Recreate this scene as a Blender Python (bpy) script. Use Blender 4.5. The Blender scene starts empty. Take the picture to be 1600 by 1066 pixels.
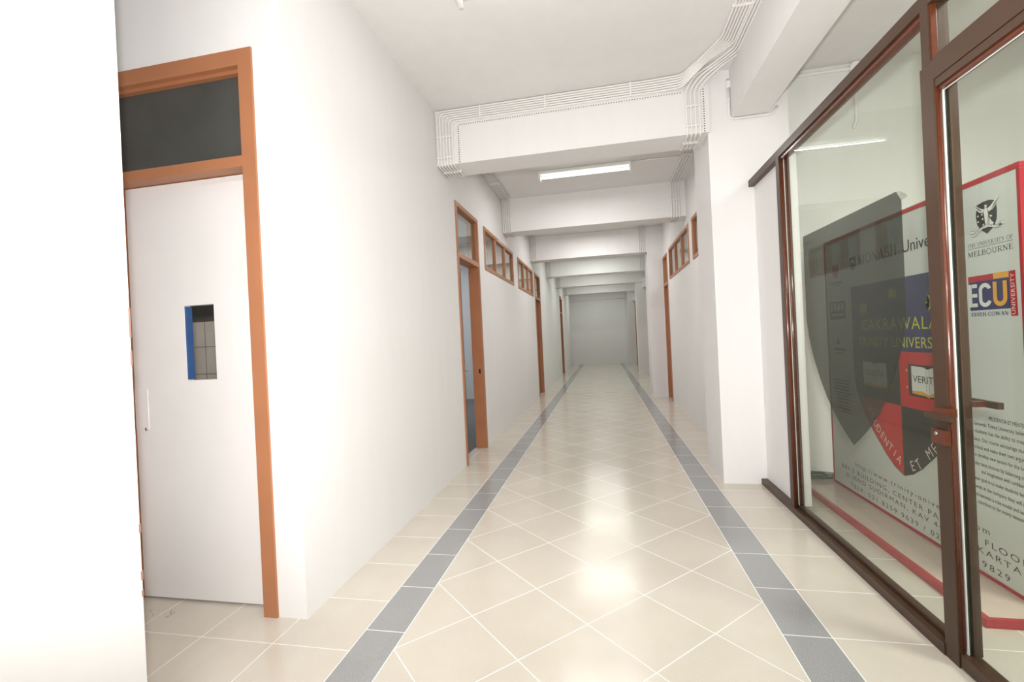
import bpy, bmesh, math, random
from mathutils import Vector, Matrix, Quaternion
random.seed(7)
C = bpy.context.scene.collection
SC = bpy.context.scene

# ------------------------------------------------------------------ camera
YAW, PITCH, ROLL, FPX, EYE = 0.19636, -0.00206, 0.04709, 719.7, 1.40
cy, sy = math.cos(YAW), math.sin(YAW)
r_ = Vector((cy, sy, 0)); f_ = Vector((-sy, cy, 0)); u_ = Vector((0, 0, 1))
f2 = math.cos(PITCH) * f_ + math.sin(PITCH) * u_
u2 = -math.sin(PITCH) * f_ + math.cos(PITCH) * u_
r3 = math.cos(ROLL) * r_ - math.sin(ROLL) * u2
u3 = math.sin(ROLL) * r_ + math.cos(ROLL) * u2
cam_d = bpy.data.cameras.new('camera')
cam = bpy.data.objects.new('camera', cam_d); C.objects.link(cam)
m = Matrix.Identity(4)
for i in range(3):
    m[i][0] = r3[i]; m[i][1] = u3[i]; m[i][2] = -f2[i]
m[2][3] = EYE
cam.matrix_world = m
cam_d.sensor_fit = 'HORIZONTAL'; cam_d.sensor_width = 36.0
cam_d.lens = FPX / 1600 * 36.0
cam_d.clip_start = 0.02
SC.camera = cam

# ------------------------------------------------------------------ world, exposure
w = bpy.data.worlds.new('world'); SC.world = w; w.use_nodes = True
w.node_tree.nodes['Background'].inputs[0].default_value = (0.9, 0.95, 1.0, 1)
w.node_tree.nodes['Background'].inputs[1].default_value = 0.0
SC.view_settings.view_transform = 'Standard'
SC.view_settings.look = 'None'
SC.view_settings.gamma = 1.0
SC.view_settings.exposure = 0.06
SC.view_settings.use_curve_mapping = False
try:
    SC.cycles.use_denoising = True
    SC.cycles.max_bounces = 10
    SC.cycles.transparent_max_bounces = 16
    SC.cycles.sample_clamp_indirect = 6.0
except Exception:
    pass

# ------------------------------------------------------------------ lights
def area_light(name, loc, sx, sy_, power, col, rot=(0, 0, 0), parent=None):
    d = bpy.data.lights.new(name, 'AREA'); d.shape = 'RECTANGLE'
    d.size = sx; d.size_y = sy_; d.energy = power; d.color = col
    o = bpy.data.objects.new(name, d); C.objects.link(o)
    o.location = loc; o.rotation_euler = rot
    if parent: o.parent = parent
    return o
# photographer's flash just above the lens, plus its light bounced off the ceiling behind
FLASH = bpy.data.lights.new('camera_flash', 'SPOT'); FLASH.energy = 355; FLASH.shadow_soft_size = 0.045
FLASH.spot_size = math.radians(150); FLASH.spot_blend = 0.55
FLASH.color = (1.0, 0.985, 0.985)
fo = bpy.data.objects.new('camera_flash', FLASH); C.objects.link(fo); fo.location = (0.02, -0.04, 1.58)
fo.rotation_euler = (math.radians(90 + 28), 0, YAW * 1.7)
LAMP_COL = (1.0, 0.985, 0.965)
FAR_COL = (0.95, 1.0, 0.93)
LAMP_Y = (3.15, 6.46, 9.6, 12.6)
LAMP_W = (5, 23, 28, 24)
for y, wt in ((15.4, 23), (18.4, 21), (21.6, 22)):
    area_light('corridor_lamp_light', (-0.16, y, 3.66), 1.2, 0.1, wt, FAR_COL)
area_light('corridor_lamp_light', (-0.16, -0.9, 3.6), 1.2, 0.25, 80, LAMP_COL)
area_light('display_room_fill_light', (2.9, 1.2, 3.6), 1.2, 0.6, 84, (0.97, 1.0, 0.94))  # added fill that brightens the room behind the glass
area_light('left_room_fill_light', (-3.6, 8.6, 3.6), 1.2, 1.2, 52, (0.95, 0.97, 1.0))  # fill added to light the end wall visible through the door gap
area_light('left_room_fill_light', (-3.4, 12.6, 3.6), 1.2, 1.2, 12, (0.95, 0.97, 1.0))  # weak unseen fill added for the next room along
area_light('washroom_fill_light', (-3.0, 2.9, 3.4), .4, .4, 16, (1, .98, .95))  # fill added to brighten the back wall behind the leaf cut-out
area_light('right_room_light', (3.4, 8.4, 3.6), 1.2, 1.2, 36, (0.95, 0.97, 1.0))  # unseen area light in the room behind the right wall

# ------------------------------------------------------------------ materials
def lin(c):
    c /= 255.0
    return c / 12.92 if c <= 0.04045 else ((c + 0.055) / 1.055) ** 2.4
def rgb(r, g, b): return (lin(r), lin(g), lin(b), 1)
class NT:
    def __init__(s, name):
        s.m = bpy.data.materials.new(name); s.m.use_nodes = True
        s.t = s.m.node_tree; s.b = s.t.nodes['Principled BSDF']; s.out = s.t.nodes['Material Output']
    def n(s, typ, **kw):
        o = s.t.nodes.new(typ)
        for k, v in kw.items(): setattr(o, k, v)
        return o
    def link(s, a, b): s.t.links.new(a, b)
    def val(s, sock, v):
        if hasattr(v, 'is_linked'): s.link(v, sock)
        else: sock.default_value = v
    def math(s, op, a, b=0.0, c=0.0):
        o = s.n('ShaderNodeMath', operation=op)
        s.val(o.inputs[0], a); s.val(o.inputs[1], b)
        if len(o.inputs) > 2: s.val(o.inputs[2], c)
        return o.outputs[0]
    def mix(s, f, a, b):
        o = s.n('ShaderNodeMix', data_type='RGBA')
        s.val(o.inputs[0], f); s.val(o.inputs[6], a); s.val(o.inputs[7], b)
        return o.outputs[2]
    def noise(s, scale, detail=3, coord=None, rough=0.5):
        o = s.n('ShaderNodeTexNoise'); o.inputs['Scale'].default_value = scale
        o.inputs['Detail'].default_value = detail; o.inputs['Roughness'].default_value = rough
        if coord is None: coord = s.coord()
        s.link(coord, o.inputs['Vector']); return o.outputs['Fac']
    def coord(s):
        return s.n('ShaderNodeTexCoord').outputs['Object']
    def ramp(s, f, p0, p1, c0, c1):
        o = s.n('ShaderNodeValToRGB'); s.link(f, o.inputs[0])
        e = o.color_ramp.elements; e[0].position = p0; e[1].position = p1; e[0].color = c0; e[1].color = c1
        return o.outputs[0]
    def bump(s, h, strength, dist=0.01):
        o = s.n('ShaderNodeBump'); o.inputs['Strength'].default_value = strength
        o.inputs['Distance'].default_value = dist; s.link(h, o.inputs['Height'])
        s.link(o.outputs[0], s.b.inputs['Normal'])
def plain(name, col, rough=0.5, metal=0.0, spec=0.5, var=0.06, scale=14, bump=0.0):
    t = NT(name)
    nz = t.noise(scale, 4)
    c0 = tuple(max(0, x * (1 - var)) for x in col[:3]) + (1,)
    c1 = tuple(min(1, x * (1 + var)) for x in col[:3]) + (1,)
    t.link(t.ramp(nz, 0.3, 0.7, c0, c1), t.b.inputs['Base Color'])
    t.b.inputs['Roughness'].default_value = rough
    t.b.inputs['Metallic'].default_value = metal
    t.b.inputs['Specular IOR Level'].default_value = spec
    if bump: t.bump(t.noise(scale * 6, 4), bump, 0.004)
    return t.m
def mat_plaster(name, col, streak=0.025):
    t = NT(name)
    co = t.coord()
    mp = t.n('ShaderNodeMapping'); mp.inputs['Scale'].default_value = (5, 5, 0.6); t.link(co, mp.inputs[0])
    a = t.noise(1.6, 5, mp.outputs[0]); b = t.noise(0.7, 4, co)
    f = t.math('MULTIPLY', t.math('ADD', a, b), 0.5)
    c0 = tuple(x * (1 - streak * 2) for x in col[:3]) + (1,); c1 = tuple(min(1, x * (1 + streak)) for x in col[:3]) + (1,)
    t.link(t.ramp(f, 0.35, 0.62, c0, c1), t.b.inputs['Base Color'])
    t.b.inputs['Roughness'].default_value = 0.75
    t.b.inputs['Specular IOR Level'].default_value = 0.25
    t.bump(t.noise(9, 6, co), 0.10, 0.02)
    return t.m
M = {}
M['wall'] = mat_plaster('wall_paint', (0.815, 0.802, 0.792, 1), 0.008)
M['ceil'] = mat_plaster('ceiling_paint', (0.78, 0.765, 0.752, 1), 0.015)
M['beam'] = mat_plaster('beam_paint', (0.815, 0.80, 0.79, 1), 0.01)
M['roomwall'] = mat_plaster('room_wall_paint', (0.62, 0.63, 0.64, 1), 0.02)
M['dispwall'] = mat_plaster('display_room_paint', (0.78, 0.78, 0.75, 1), 0.02)
M['pipe'] = plain('white_conduit', (0.84, 0.815, 0.79, 1), 0.45, var=0.02)
M['hole'] = plain('dark_punched_hole', (0.16, 0.15, 0.14, 1), 0.8)
M['orange'] = plain('orange_brown_paint', rgb(172, 115, 80), 0.42, var=0.05, scale=5)
M['door_white'] = plain('white_door_paint', (0.82, 0.795, 0.775, 1), 0.4, var=0.015, scale=4)
M['door_brown'] = plain('red_brown_door_paint', rgb(138, 84, 60), 0.4, var=0.12, scale=6)
M['blackboard'] = plain('dark_scuffed_panel', rgb(74, 74, 71), 0.42, var=0.16, scale=3)
M['bronze'] = plain('brown_aluminium', rgb(70, 50, 37), 0.38, var=0.05, spec=0.35, scale=9)
M['bronze_gloss'] = plain('glossy_red_brown_paint', rgb(88, 42, 23), 0.2, var=0.10, spec=0.6, scale=30, bump=0.03)
M['sealant'] = plain('white_sealant', (0.8, 0.8, 0.77, 1), 0.5)
M['chrome'] = plain('chrome', (0.75, 0.75, 0.75, 1), 0.15, metal=1.0, var=0.02)
M['blue'] = plain('blue_trim', rgb(50, 84, 134), 0.5, var=0.1)
M['carpet'] = plain('grey_carpet', rgb(118, 120, 120), 0.95, var=0.2, scale=60)
M['dark'] = plain('dark_plate_and_gap_shade', (0.02, 0.018, 0.016, 1), 0.8)  # near black for the strike plate and the shade under the door leaf
M['fixture'] = plain('lamp_white_steel', (0.85, 0.85, 0.82, 1), 0.35, var=0.01)
M['board'] = plain('milky_acrylic', rgb(214, 218, 213), 0.22, var=0.02, scale=3)
M['red_edge'] = plain('red_trim', rgb(180, 46, 56), 0.35, var=0.08)
M['plat_top'] = plain('pale_pink_platform', rgb(216, 196, 182), 0.14, var=0.04, scale=4)
M['ink_black'] = plain('black_ink', (0.028, 0.028, 0.03, 1), 0.5, var=0.1)
M['ink_grey'] = plain('grey_ink', (0.06, 0.06, 0.06, 1), 0.5, var=0.1)
M['ink_charcoal'] = plain('charcoal_ink', rgb(62, 62, 56), 0.4, var=0.08)
M['ink_blue'] = plain('navy_ink', rgb(66, 66, 104), 0.4, var=0.08)
M['ink_navy'] = plain('logo_navy_ink', rgb(46, 48, 104), 0.4, var=0.05)
M['ink_red'] = plain('red_ink', rgb(204, 52, 50), 0.4, var=0.06)
M['ink_crimson'] = plain('crimson_ink', rgb(188, 34, 50), 0.4, var=0.05)
M['ink_yellow'] = plain('yellow_green_ink', rgb(206, 206, 70), 0.4, var=0.05)
M['ink_gold'] = plain('gold_ink', rgb(236, 170, 52), 0.4, var=0.05)
M['ink_white'] = plain('white_ink', rgb(232, 234, 228), 0.4, var=0.02)
M['ink_pink'] = plain('pale_pink_ink', rgb(228, 206, 196), 0.4, var=0.02)
M['cable'] = plain('dark_green_cable', rgb(88, 98, 84), 0.5, var=0.1)
M['toilet_tile'] = None

def mat_tube():
    t = NT('lit_fluorescent_tube')
    t.b.inputs['Base Color'].default_value = (0.95, 0.97, 0.95, 1)
    t.b.inputs['Emission Color'].default_value = (0.95, 1.0, 0.96, 1)
    t.b.inputs['Emission Strength'].default_value = 2.6
    return t.m
M['tube'] = mat_tube()

def mat_glass(name, tint, refl=1.0, dirt=0.0):
    """clear pane: see-through with an angle dependent mirror reflection"""
    t = NT(name); t.t.nodes.remove(t.b)
    lw = t.n('ShaderNodeLayerWeight'); lw.inputs['Blend'].default_value = 0.5
    r = t.math('ADD', t.math('MULTIPLY', t.math('POWER', lw.outputs['Facing'], 5.0), 0.96), 0.04)
    r = t.math('MULTIPLY', r, refl)
    tr = t.n('ShaderNodeBsdfTransparent'); tr.inputs[0].default_value = tint
    gl = t.n('ShaderNodeBsdfGlossy'); gl.inputs['Roughness'].default_value = 0.0
    gl.inputs['Color'].default_value = (0.95, 1.0, 0.97, 1)
    mx = t.n('ShaderNodeMixShader'); t.link(r, mx.inputs[0]); t.link(tr.outputs[0], mx.inputs[1]); t.link(gl.outputs[0], mx.inputs[2])
    if dirt:
        df = t.n('ShaderNodeBsdfDiffuse'); df.inputs[0].default_value = (0.5, 0.49, 0.43, 1)
        nz = t.noise(3.0, 6, rough=0.7)
        d = t.math('MULTIPLY', t.ramp(nz, 0.45, 0.75, (0.25, 0.25, 0.25, 1), (1, 1, 1, 1)), dirt)
        m2 = t.n('ShaderNodeMixShader'); t.link(d, m2.inputs[0]); t.link(mx.outputs[0], m2.inputs[1]); t.link(df.outputs[0], m2.inputs[2])
        t.link(m2.outputs[0], t.out.inputs[0])
    else:
        t.link(mx.outputs[0], t.out.inputs[0])
    return t.m
M['glass'] = mat_glass('clear_greenish_glass', (0.945, 0.96, 0.935, 1), 0.48, 0.02)
M['glass_win'] = mat_glass('window_glass', (0.93, 0.95, 0.95, 1), 1.0)
M['glass_edge'] = plain('green_glass_edge', rgb(70, 92, 84), 0.2, var=0.05)

def mat_film():
    t = NT('perforated_grey_film')
    co = t.coord(); sp = t.n('ShaderNodeSeparateXYZ'); t.link(co, sp.inputs[0])
    p = 0.0046
    a = t.math('ADD', sp.outputs[1], sp.outputs[2]); b = t.math('SUBTRACT', sp.outputs[1], sp.outputs[2])
    fa = t.math('SUBTRACT', t.math('FRACT', t.math('DIVIDE', a, p)), 0.5)
    fb = t.math('SUBTRACT', t.math('FRACT', t.math('DIVIDE', b, p)), 0.5)
    d = t.math('ADD', t.math('MULTIPLY', fa, fa), t.math('MULTIPLY', fb, fb))
    hole = t.math('LESS_THAN', d, 0.046)
    t.b.inputs['Base Color'].default_value = rgb(38, 38, 32)
    t.b.inputs['Specular IOR Level'].default_value = 0.2
    t.b.inputs['Roughness'].default_value = 0.55
    tr = t.n('ShaderNodeBsdfTransparent')
    mx = t.n('ShaderNodeMixShader'); t.link(hole, mx.inputs[0]); t.link(t.b.outputs[0], mx.inputs[1]); t.link(tr.outputs[0], mx.inputs[2])
    t.link(mx.outputs[0], t.out.inputs[0])
    return t.m
M['film'] = mat_film()

# floor layout: diagonal field between two grey bands, plain square tiles outside
BL0, BL1, BR0, BR1 = -1.219, -1.014, 0.737, 0.944
def mat_floor():
    t = NT('floor_tiles')
    sp = t.n('ShaderNodeSeparateXYZ'); co = t.coord(); t.link(co, sp.inputs[0])
    x, y = sp.outputs[0], sp.outputs[1]
    def line(coord, period, phase, half):      # 1 on a joint
        q = t.math('DIVIDE', t.math('SUBTRACT', coord, phase), period)
        fr = t.math('ABSOLUTE', t.math('SUBTRACT', q, t.math('ROUND', q)))
        return t.math('LESS_THAN', t.math('MULTIPLY', fr, period), half), t.math('FLOOR', q)
    def inside(lo, hi):
        return t.math('MULTIPLY', t.math('GREATER_THAN', x, lo), t.math('LESS_THAN', x, hi))
    mid = inside(BL1, BR0); sl = inside(BL0, BL1); sr = inside(BR0, BR1)
    stripe = t.math('ADD', sl, sr); left = t.math('LESS_THAN', x, BL0)
    g = 0.0024
    xa = t.math('DIVIDE', t.math('ADD', x, 0.1405), 0.5838); ya = t.math('DIVIDE', t.math('SUBTRACT', y, 2.255), 0.5825)
    u = t.math('ADD', xa, ya); v = t.math('SUBTRACT', xa, ya)
    l1, iu = line(u, 1.0, 0.0, g / 0.412); l2, iv = line(v, 1.0, 0.0, g / 0.412)
    gm = t.math('MULTIPLY', t.math('MAXIMUM', l1, l2), mid)
    ly_r, iyr = line(y, 0.4025, 2.688, g); ly_l, iyl = line(y, 0.4035, 2.487, g); ly_o, iyo = line(y, 0.4035, 2.33, g)
    lx_r, ixr = line(x, 0.4025, BR1, g); lx_l, ixl = line(x, 0.4025, BL0, g)
    gs = t.math('ADD', t.math('MULTIPLY', sl, ly_l), t.math('MULTIPLY', sr, ly_r))
    right = t.math('GREATER_THAN', x, BR1)
    go = t.math('ADD', t.math('MULTIPLY', right, t.math('MAXIMUM', ly_r, lx_r)), t.math('MULTIPLY', left, t.math('MAXIMUM', ly_o, lx_l)))
    edge = None
    for b in (BL0, BL1, BR0, BR1):
        e = t.math('LESS_THAN', t.math('ABSOLUTE', t.math('SUBTRACT', x, b)), g)
        edge = e if edge is None else t.math('MAXIMUM', edge, e)
    grout = t.math('MINIMUM', t.math('ADD', t.math('ADD', gm, gs), t.math('ADD', go, edge)), 1.0)
    # per tile tone
    cv = t.n('ShaderNodeCombineXYZ')
    t.link(t.math('ADD', t.math('MULTIPLY', mid, iu), t.math('MULTIPLY', t.math('SUBTRACT', 1.0, mid), iyr)), cv.inputs[0])
    t.link(t.math('ADD', t.math('MULTIPLY', mid, iv), t.math('MULTIPLY', t.math('SUBTRACT', 1.0, mid), ixr)), cv.inputs[1])
    t.link(stripe, cv.inputs[2])
    wn = t.n('ShaderNodeTexWhiteNoise', noise_dimensions='3D'); t.link(cv.outputs[0], wn.inputs['Vector'])
    tone = t.math('ADD', t.math('MULTIPLY', wn.outputs['Value'], 0.05), 0.975)
    cloud = t.ramp(t.noise(2.2, 6, co, 0.6), 0.35, 0.7, rgb(202, 193, 179), rgb(213, 206, 194))
    fine = t.ramp(t.noise(170, 2, co), 0.3, 0.7, rgb(197, 188, 175), rgb(216, 209, 198))
    cream = t.mix(0.35, cloud, fine)
    speck = t.ramp(t.noise(260, 3, co), 0.36, 0.64, rgb(136, 136, 138), rgb(170, 170, 170))
    col = t.mix(stripe, cream, speck)
    hv = t.n('ShaderNodeVectorMath', operation='SCALE'); t.link(col, hv.inputs[0]); t.link(tone, hv.inputs['Scale'])
    col = t.mix(grout, hv.outputs[0], (0.86, 0.85, 0.82, 1))
    t.link(col, t.b.inputs['Base Color'])
    ro = t.math('ADD', t.math('MULTIPLY', grout, 0.4), t.math('ADD', 0.13, t.math('MULTIPLY', t.noise(5, 5, co), 0.10)))
    t.link(ro, t.b.inputs['Roughness'])
    t.b.inputs['Specular IOR Level'].default_value = 0.5
    t.bump(t.math('SUBTRACT', 1.0, grout), 0.25, 0.001)
    return t.m
M['floor'] = mat_floor()
def mat_toilet():
    t = NT('beige_wall_tiles')
    sp = t.n('ShaderNodeSeparateXYZ'); co = t.coord(); t.link(co, sp.inputs[0])
    def line(c, p, ph):
        q = t.math('DIVIDE', t.math('SUBTRACT', c, ph), p)
        fr = t.math('ABSOLUTE', t.math('SUBTRACT', q, t.math('ROUND', q)))
        return t.math('LESS_THAN', t.math('MULTIPLY', fr, p), 0.003)
    l = t.math('MAXIMUM', line(sp.outputs[0], 0.25, -3.585), line(sp.outputs[2], 0.25, 1.47))
    c = t.ramp(t.noise(4, 5, co), 0.3, 0.7, rgb(186, 176, 164), rgb(204, 195, 184))
    t.link(t.mix(l, c, rgb(112, 106, 99)), t.b.inputs['Base Color'])
    t.b.inputs['Roughness'].default_value = 0.35
    return t.m
M['toilet_tile'] = mat_toilet()
M['toilet_shade'] = plain('shaded_wall_paint', rgb(84, 82, 78), 0.7, var=0.1)  # shade on the upper washroom wall is put into this colour

# ------------------------------------------------------------------ mesh helpers
def link_mesh(name, bm, mat, parent=None, smooth=False):
    bmesh.ops.recalc_face_normals(bm, faces=bm.faces)
    me = bpy.data.meshes.new(name); bm.to_mesh(me); bm.free()
    mats = mat if isinstance(mat, (list, tuple)) else [mat]
    for mm in mats: me.materials.append(mm)
    if smooth:
        for p in me.polygons: p.use_smooth = True
    o = bpy.data.objects.new(name, me); C.objects.link(o)
    if parent is not None:
        o.parent = parent
        o.matrix_parent_inverse = Matrix.Translation(-Vector(parent.location))
    return o
def box(bm, a, b, bev=0.0, mi=0):
    x0, y0, z0 = [min(p, q) for p, q in zip(a, b)]; x1, y1, z1 = [max(p, q) for p, q in zip(a, b)]
    v = [bm.verts.new(p) for p in ((x0, y0, z0), (x1, y0, z0), (x1, y1, z0), (x0, y1, z0), (x0, y0, z1), (x1, y0, z1), (x1, y1, z1), (x0, y1, z1))]
    fs = [bm.faces.new([v[i] for i in q]) for q in ((3, 2, 1, 0), (4, 5, 6, 7), (0, 1, 5, 4), (1, 2, 6, 5), (2, 3, 7, 6), (3, 0, 4, 7))]
    for f in fs: f.material_index = mi
    if bev:
        es = set(e for f in fs for e in f.edges)
        bmesh.ops.bevel(bm, geom=list(es), offset=bev, segments=2, affect='EDGES', profile=0.7)
def boxes(name, lst, mat, parent=None, bev=0.0):
    bm = bmesh.new()
    for a, b in lst: box(bm, a, b, bev)
    return link_mesh(name, bm, mat, parent)
def fillet(pts, r, n=5):
    pts = [Vector(p) for p in pts]; out = [pts[0]]
    for i in range(1, len(pts) - 1):
        p, a, b = pts[i], pts[i - 1], pts[i + 1]
        d0 = (a - p); d1 = (b - p)
        rr = min(r, d0.length * 0.45, d1.length * 0.45)
        s = p + d0.normalized() * rr; e = p + d1.normalized() * rr
        for k in range(n + 1):
            tt = k / n
            out.append((1 - tt) ** 2 * s + 2 * tt * (1 - tt) * p + tt * tt * e)
    out.append(pts[-1]); return out
def tube(bm, pts, r, n=8, cap=True):
    pts = [Vector(p) for p in pts]
    q = [pts[0]]
    for p in pts[1:]:
        if (p - q[-1]).length > 1e-5: q.append(p)
    pts = q
    t0 = (pts[1] - pts[0]).normalized()
    ref = Vector((0, 0, 1)) if abs(t0.z) < 0.9 else Vector((1, 0, 0))
    nrm = t0.cross(ref).normalized(); rings = []; prev = t0
    for i, p in enumerate(pts):
        if i == 0: t = t0
        elif i == len(pts) - 1: t = (pts[i] - pts[i - 1]).normalized()
        else: t = ((pts[i + 1] - p).normalized() + (p - pts[i - 1]).normalized()).normalized()
        nrm = (prev.rotation_difference(t) @ nrm).normalized(); prev = t
        bi = t.cross(nrm)
        rings.append([bm.verts.new(p + r * (math.cos(a) * nrm + math.sin(a) * bi)) for a in [2 * math.pi * k / n for k in range(n)]])
    for a, b in zip(rings, rings[1:]):
        for k in range(n):
            f = bm.faces.new((a[k], a[(k + 1) % n], b[(k + 1) % n], b[k])); f.smooth = True
    if cap:
        bm.faces.new(rings[0][::-1]); bm.faces.new(rings[-1])
def grid_wall(name, axis, plane, thick, a0, a1, z0, z1, holes, mat, parent=None):
    """wall in plane x=plane (axis 'x', running in y) or y=plane (axis 'y', running in x) with rectangular openings"""
    us = sorted(set([a0, a1] + [h[0] for h in holes] + [h[1] for h in holes]))
    zs = sorted(set([z0, z1] + [h[2] for h in holes] + [h[3] for h in holes]))
    us = [u for u in us if a0 <= u <= a1]; zs = [z for z in zs if z0 <= z <= z1]
    def solid(i, j):
        if i < 0 or j < 0 or i >= len(us) - 1 or j >= len(zs) - 1: return False
        uc = (us[i] + us[i + 1]) / 2; zc = (zs[j] + zs[j + 1]) / 2
        return not any(h[0] < uc < h[1] and h[2] < zc < h[3] for h in holes)
    bm = bmesh.new(); cache = {}
    def V(u, w_, z):
        p = (plane + w_ * thick, u, z) if axis == 'x' else (u, plane + w_ * thick, z)
        k = tuple(round(c, 5) for c in p)
        if k not in cache: cache[k] = bm.verts.new(p)
        return cache[k]
    for i in range(len(us) - 1):
        for j in range(len(zs) - 1):
            if not solid(i, j): continue
            u0, u1, q0, q1 = us[i], us[i + 1], zs[j], zs[j + 1]
            for w_ in (0, 1): bm.faces.new((V(u0, w_, q0), V(u1, w_, q0), V(u1, w_, q1), V(u0, w_, q1)))
            if not solid(i - 1, j): bm.faces.new((V(u0, 0, q0), V(u0, 1, q0), V(u0, 1, q1), V(u0, 0, q1)))
            if not solid(i + 1, j): bm.faces.new((V(u1, 0, q0), V(u1, 1, q0), V(u1, 1, q1), V(u1, 0, q1)))
            if not solid(i, j - 1): bm.faces.new((V(u0, 0, q0), V(u1, 0, q0), V(u1, 1, q0), V(u0, 1, q0)))
            if not solid(i, j + 1): bm.faces.new((V(u0, 0, q1), V(u1, 0, q1), V(u1, 1, q1), V(u0, 1, q1)))
    return struct(link_mesh(name, bm, mat, parent))
def struct(o, label=None):
    o['kind'] = 'structure'
    if label: o['label'] = label
    return o
def thing(name, label, cat, loc, group=None):
    o = bpy.data.objects.new(name, None); C.objects.link(o); o.empty_display_size = 0.1
    o.location = loc; o['label'] = label; o['category'] = cat
    if group: o['group'] = group
    return o
def tag(o, label, cat, group=None):
    o['label'] = label; o['category'] = cat
    if group: o['group'] = group
    return o
def empty_struct(name, loc, label):
    o = bpy.data.objects.new(name, None); C.objects.link(o); o.location = loc
    o['kind'] = 'structure'; o['label'] = label
    return o

# ------------------------------------------------------------------ shell
CZ = 3.75
XL = -1.574            # corridor face of the left wall
YD = 2.124             # wall with the near left door
XR = 1.34              # right wall past the first column
XR2 = 1.52
YF = 23.35
def slab(name, x0, x1, y0, y1, z0, z1, mat): return struct(boxes(name, [((x0, y0, z0), (x1, y1, z1))], mat))
slab('floor', -5.4, 5.4, -3.2, YF + .2, -0.12, 0.0, M['floor'])
slab('ceiling', -5.4, 5.4, -3.2, YF + .2, CZ, CZ + 0.12, M['ceil'])
TR0, TR1 = 2.40, 3.005  # transom heights
# left wall, with doors 1-3 and two window bands
LH = [(4.97, 5.91, 0, TR1), (6.22, 8.32, TR0, TR1), (8.80, 10.74, TR0, TR1), (11.0, 11.93, 0, TR1), (17.45, 18.38, 0, TR1)]
grid_wall('wall_left', 'x', XL, -0.15, YD, YF, 0, CZ, LH, M['wall'])
slab('wall_left_near', XL - 0.15, XL, -3.0, 1.282, 0, CZ, M['wall'])
AH = [(-2.775, -1.741, 0, 3.0)]
grid_wall('wall_alcove', 'y', YD, 0.13, -3.3, XL - 0.15, 0, CZ, AH, M['wall'])
slab('wall_alcove_end', -3.42, -3.3, 1.0, YD + .13, 0, CZ, M['wall'])
slab('wall_alcove_near', -3.3, XL - 0.15, 1.0, 1.12, 0, CZ, M['wall'])
slab('wall_back', -5.4, 5.4, -3.2, -3.0, 0, CZ, M['wall'])
slab('wall_far', -5.4, 5.4, YF, YF + 0.2, 0, CZ, M['wall'])
slab('wall_outer_left', -5.4, -5.25, -3.0, YF, 0, CZ, M['roomwall'])
slab('wall_outer_right', 5.25, 5.4, -3.0, YF, 0, CZ, M['dispwall'])
# rooms behind the left wall
slab('wall_room_divider', -5.25, XL - 0.15, 4.45, 4.57, 0, CZ, M['roomwall'])
slab('wall_room_divider', -5.25, XL - 0.15, 10.8, 10.92, 0, CZ, M['roomwall'])
slab('wall_room_divider', -5.25, XL - 0.15, 17.0, 17.12, 0, CZ, M['roomwall'])
slab('floor_carpet', -5.25, XL - 0.155, 4.57, 17.0, 0.0, 0.012, M['carpet'])
# washroom behind the near left door
slab('wall_washroom_tiled', -5.25, XL - 0.16, 3.6, 3.72, 0, 1.70, M['toilet_tile'])
slab('wall_washroom_upper', -5.25, XL - 0.16, 3.6, 3.72, 1.70, CZ, M['toilet_shade'])
# right side
RH = [(5.2, 7.13, 2.45, 3.05), (7.41, 9.53, 2.45, 3.05), (9.83, 10.46, 0, 3.03)]
grid_wall('wall_right', 'x', XR, 0.15, 5.14, 10.49, 0, CZ, RH, M['wall'])
RH2 = [(15.35, 16.5, 0, 2.95), (21.4, 22.6, 0, 2.95)]
grid_wall('wall_right_far', 'x', XR2, 0.15, 11.14, YF, 0, CZ, RH2, M['wall'])
slab('wall_display_room', 1.69, 5.25, 4.70, 4.82, 0, CZ, M['dispwall'])
slab('wall_display_room_near', 1.40, 5.25, -2.6, -2.5, 0, CZ, M['dispwall'])
slab('wall_room_divider', XR2 + .15, 5.25, 10.8, 10.92, 0, CZ, M['roomwall'])
slab('wall_room_divider', XR2 + .15, 5.25, 16.9, 17.02, 0, CZ, M['roomwall'])
# infill wall between first column and the partition post
slab('wall_infill', 1.385, 1.47, 3.80, 4.49, 0.05, 2.69, M['wall'])
# columns
for i, (x0, x1, y0, d) in enumerate(((1.018, 1.69, 4.49, .65), (1.018, 1.69, 10.49, .65), (1.18, 1.85, 16.55, .65), (1.19, 1.85, 22.65, .65))):
    slab('column', x0, x1, y0, y0 + d, 0, CZ, M['wall'])
# cross beams
BEAMS = (4.46, 7.55, 10.53, 13.5, 16.5, 19.55)
BD = 0.35
for i, y in enumerate(BEAMS):
    xr = 1.03 if i == 0 else (XR + .02 if y < 11 else XR2 + .02)
    if i == 2: xr = 1.03
    slab('ceiling_beam', XL - 0.02, xr, y, y + BD, 3.20, CZ, M['beam'])
slab('ceiling_beam_long', 1.218, 1.522, -3.0, 4.49, 3.31, CZ, M['beam'])
for y in (16.55, 22.65): slab('ceiling_beam_stub', 1.40, 1.62, y - 0.45, y + 0.01, 2.98, 3.32, M['beam'])

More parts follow.
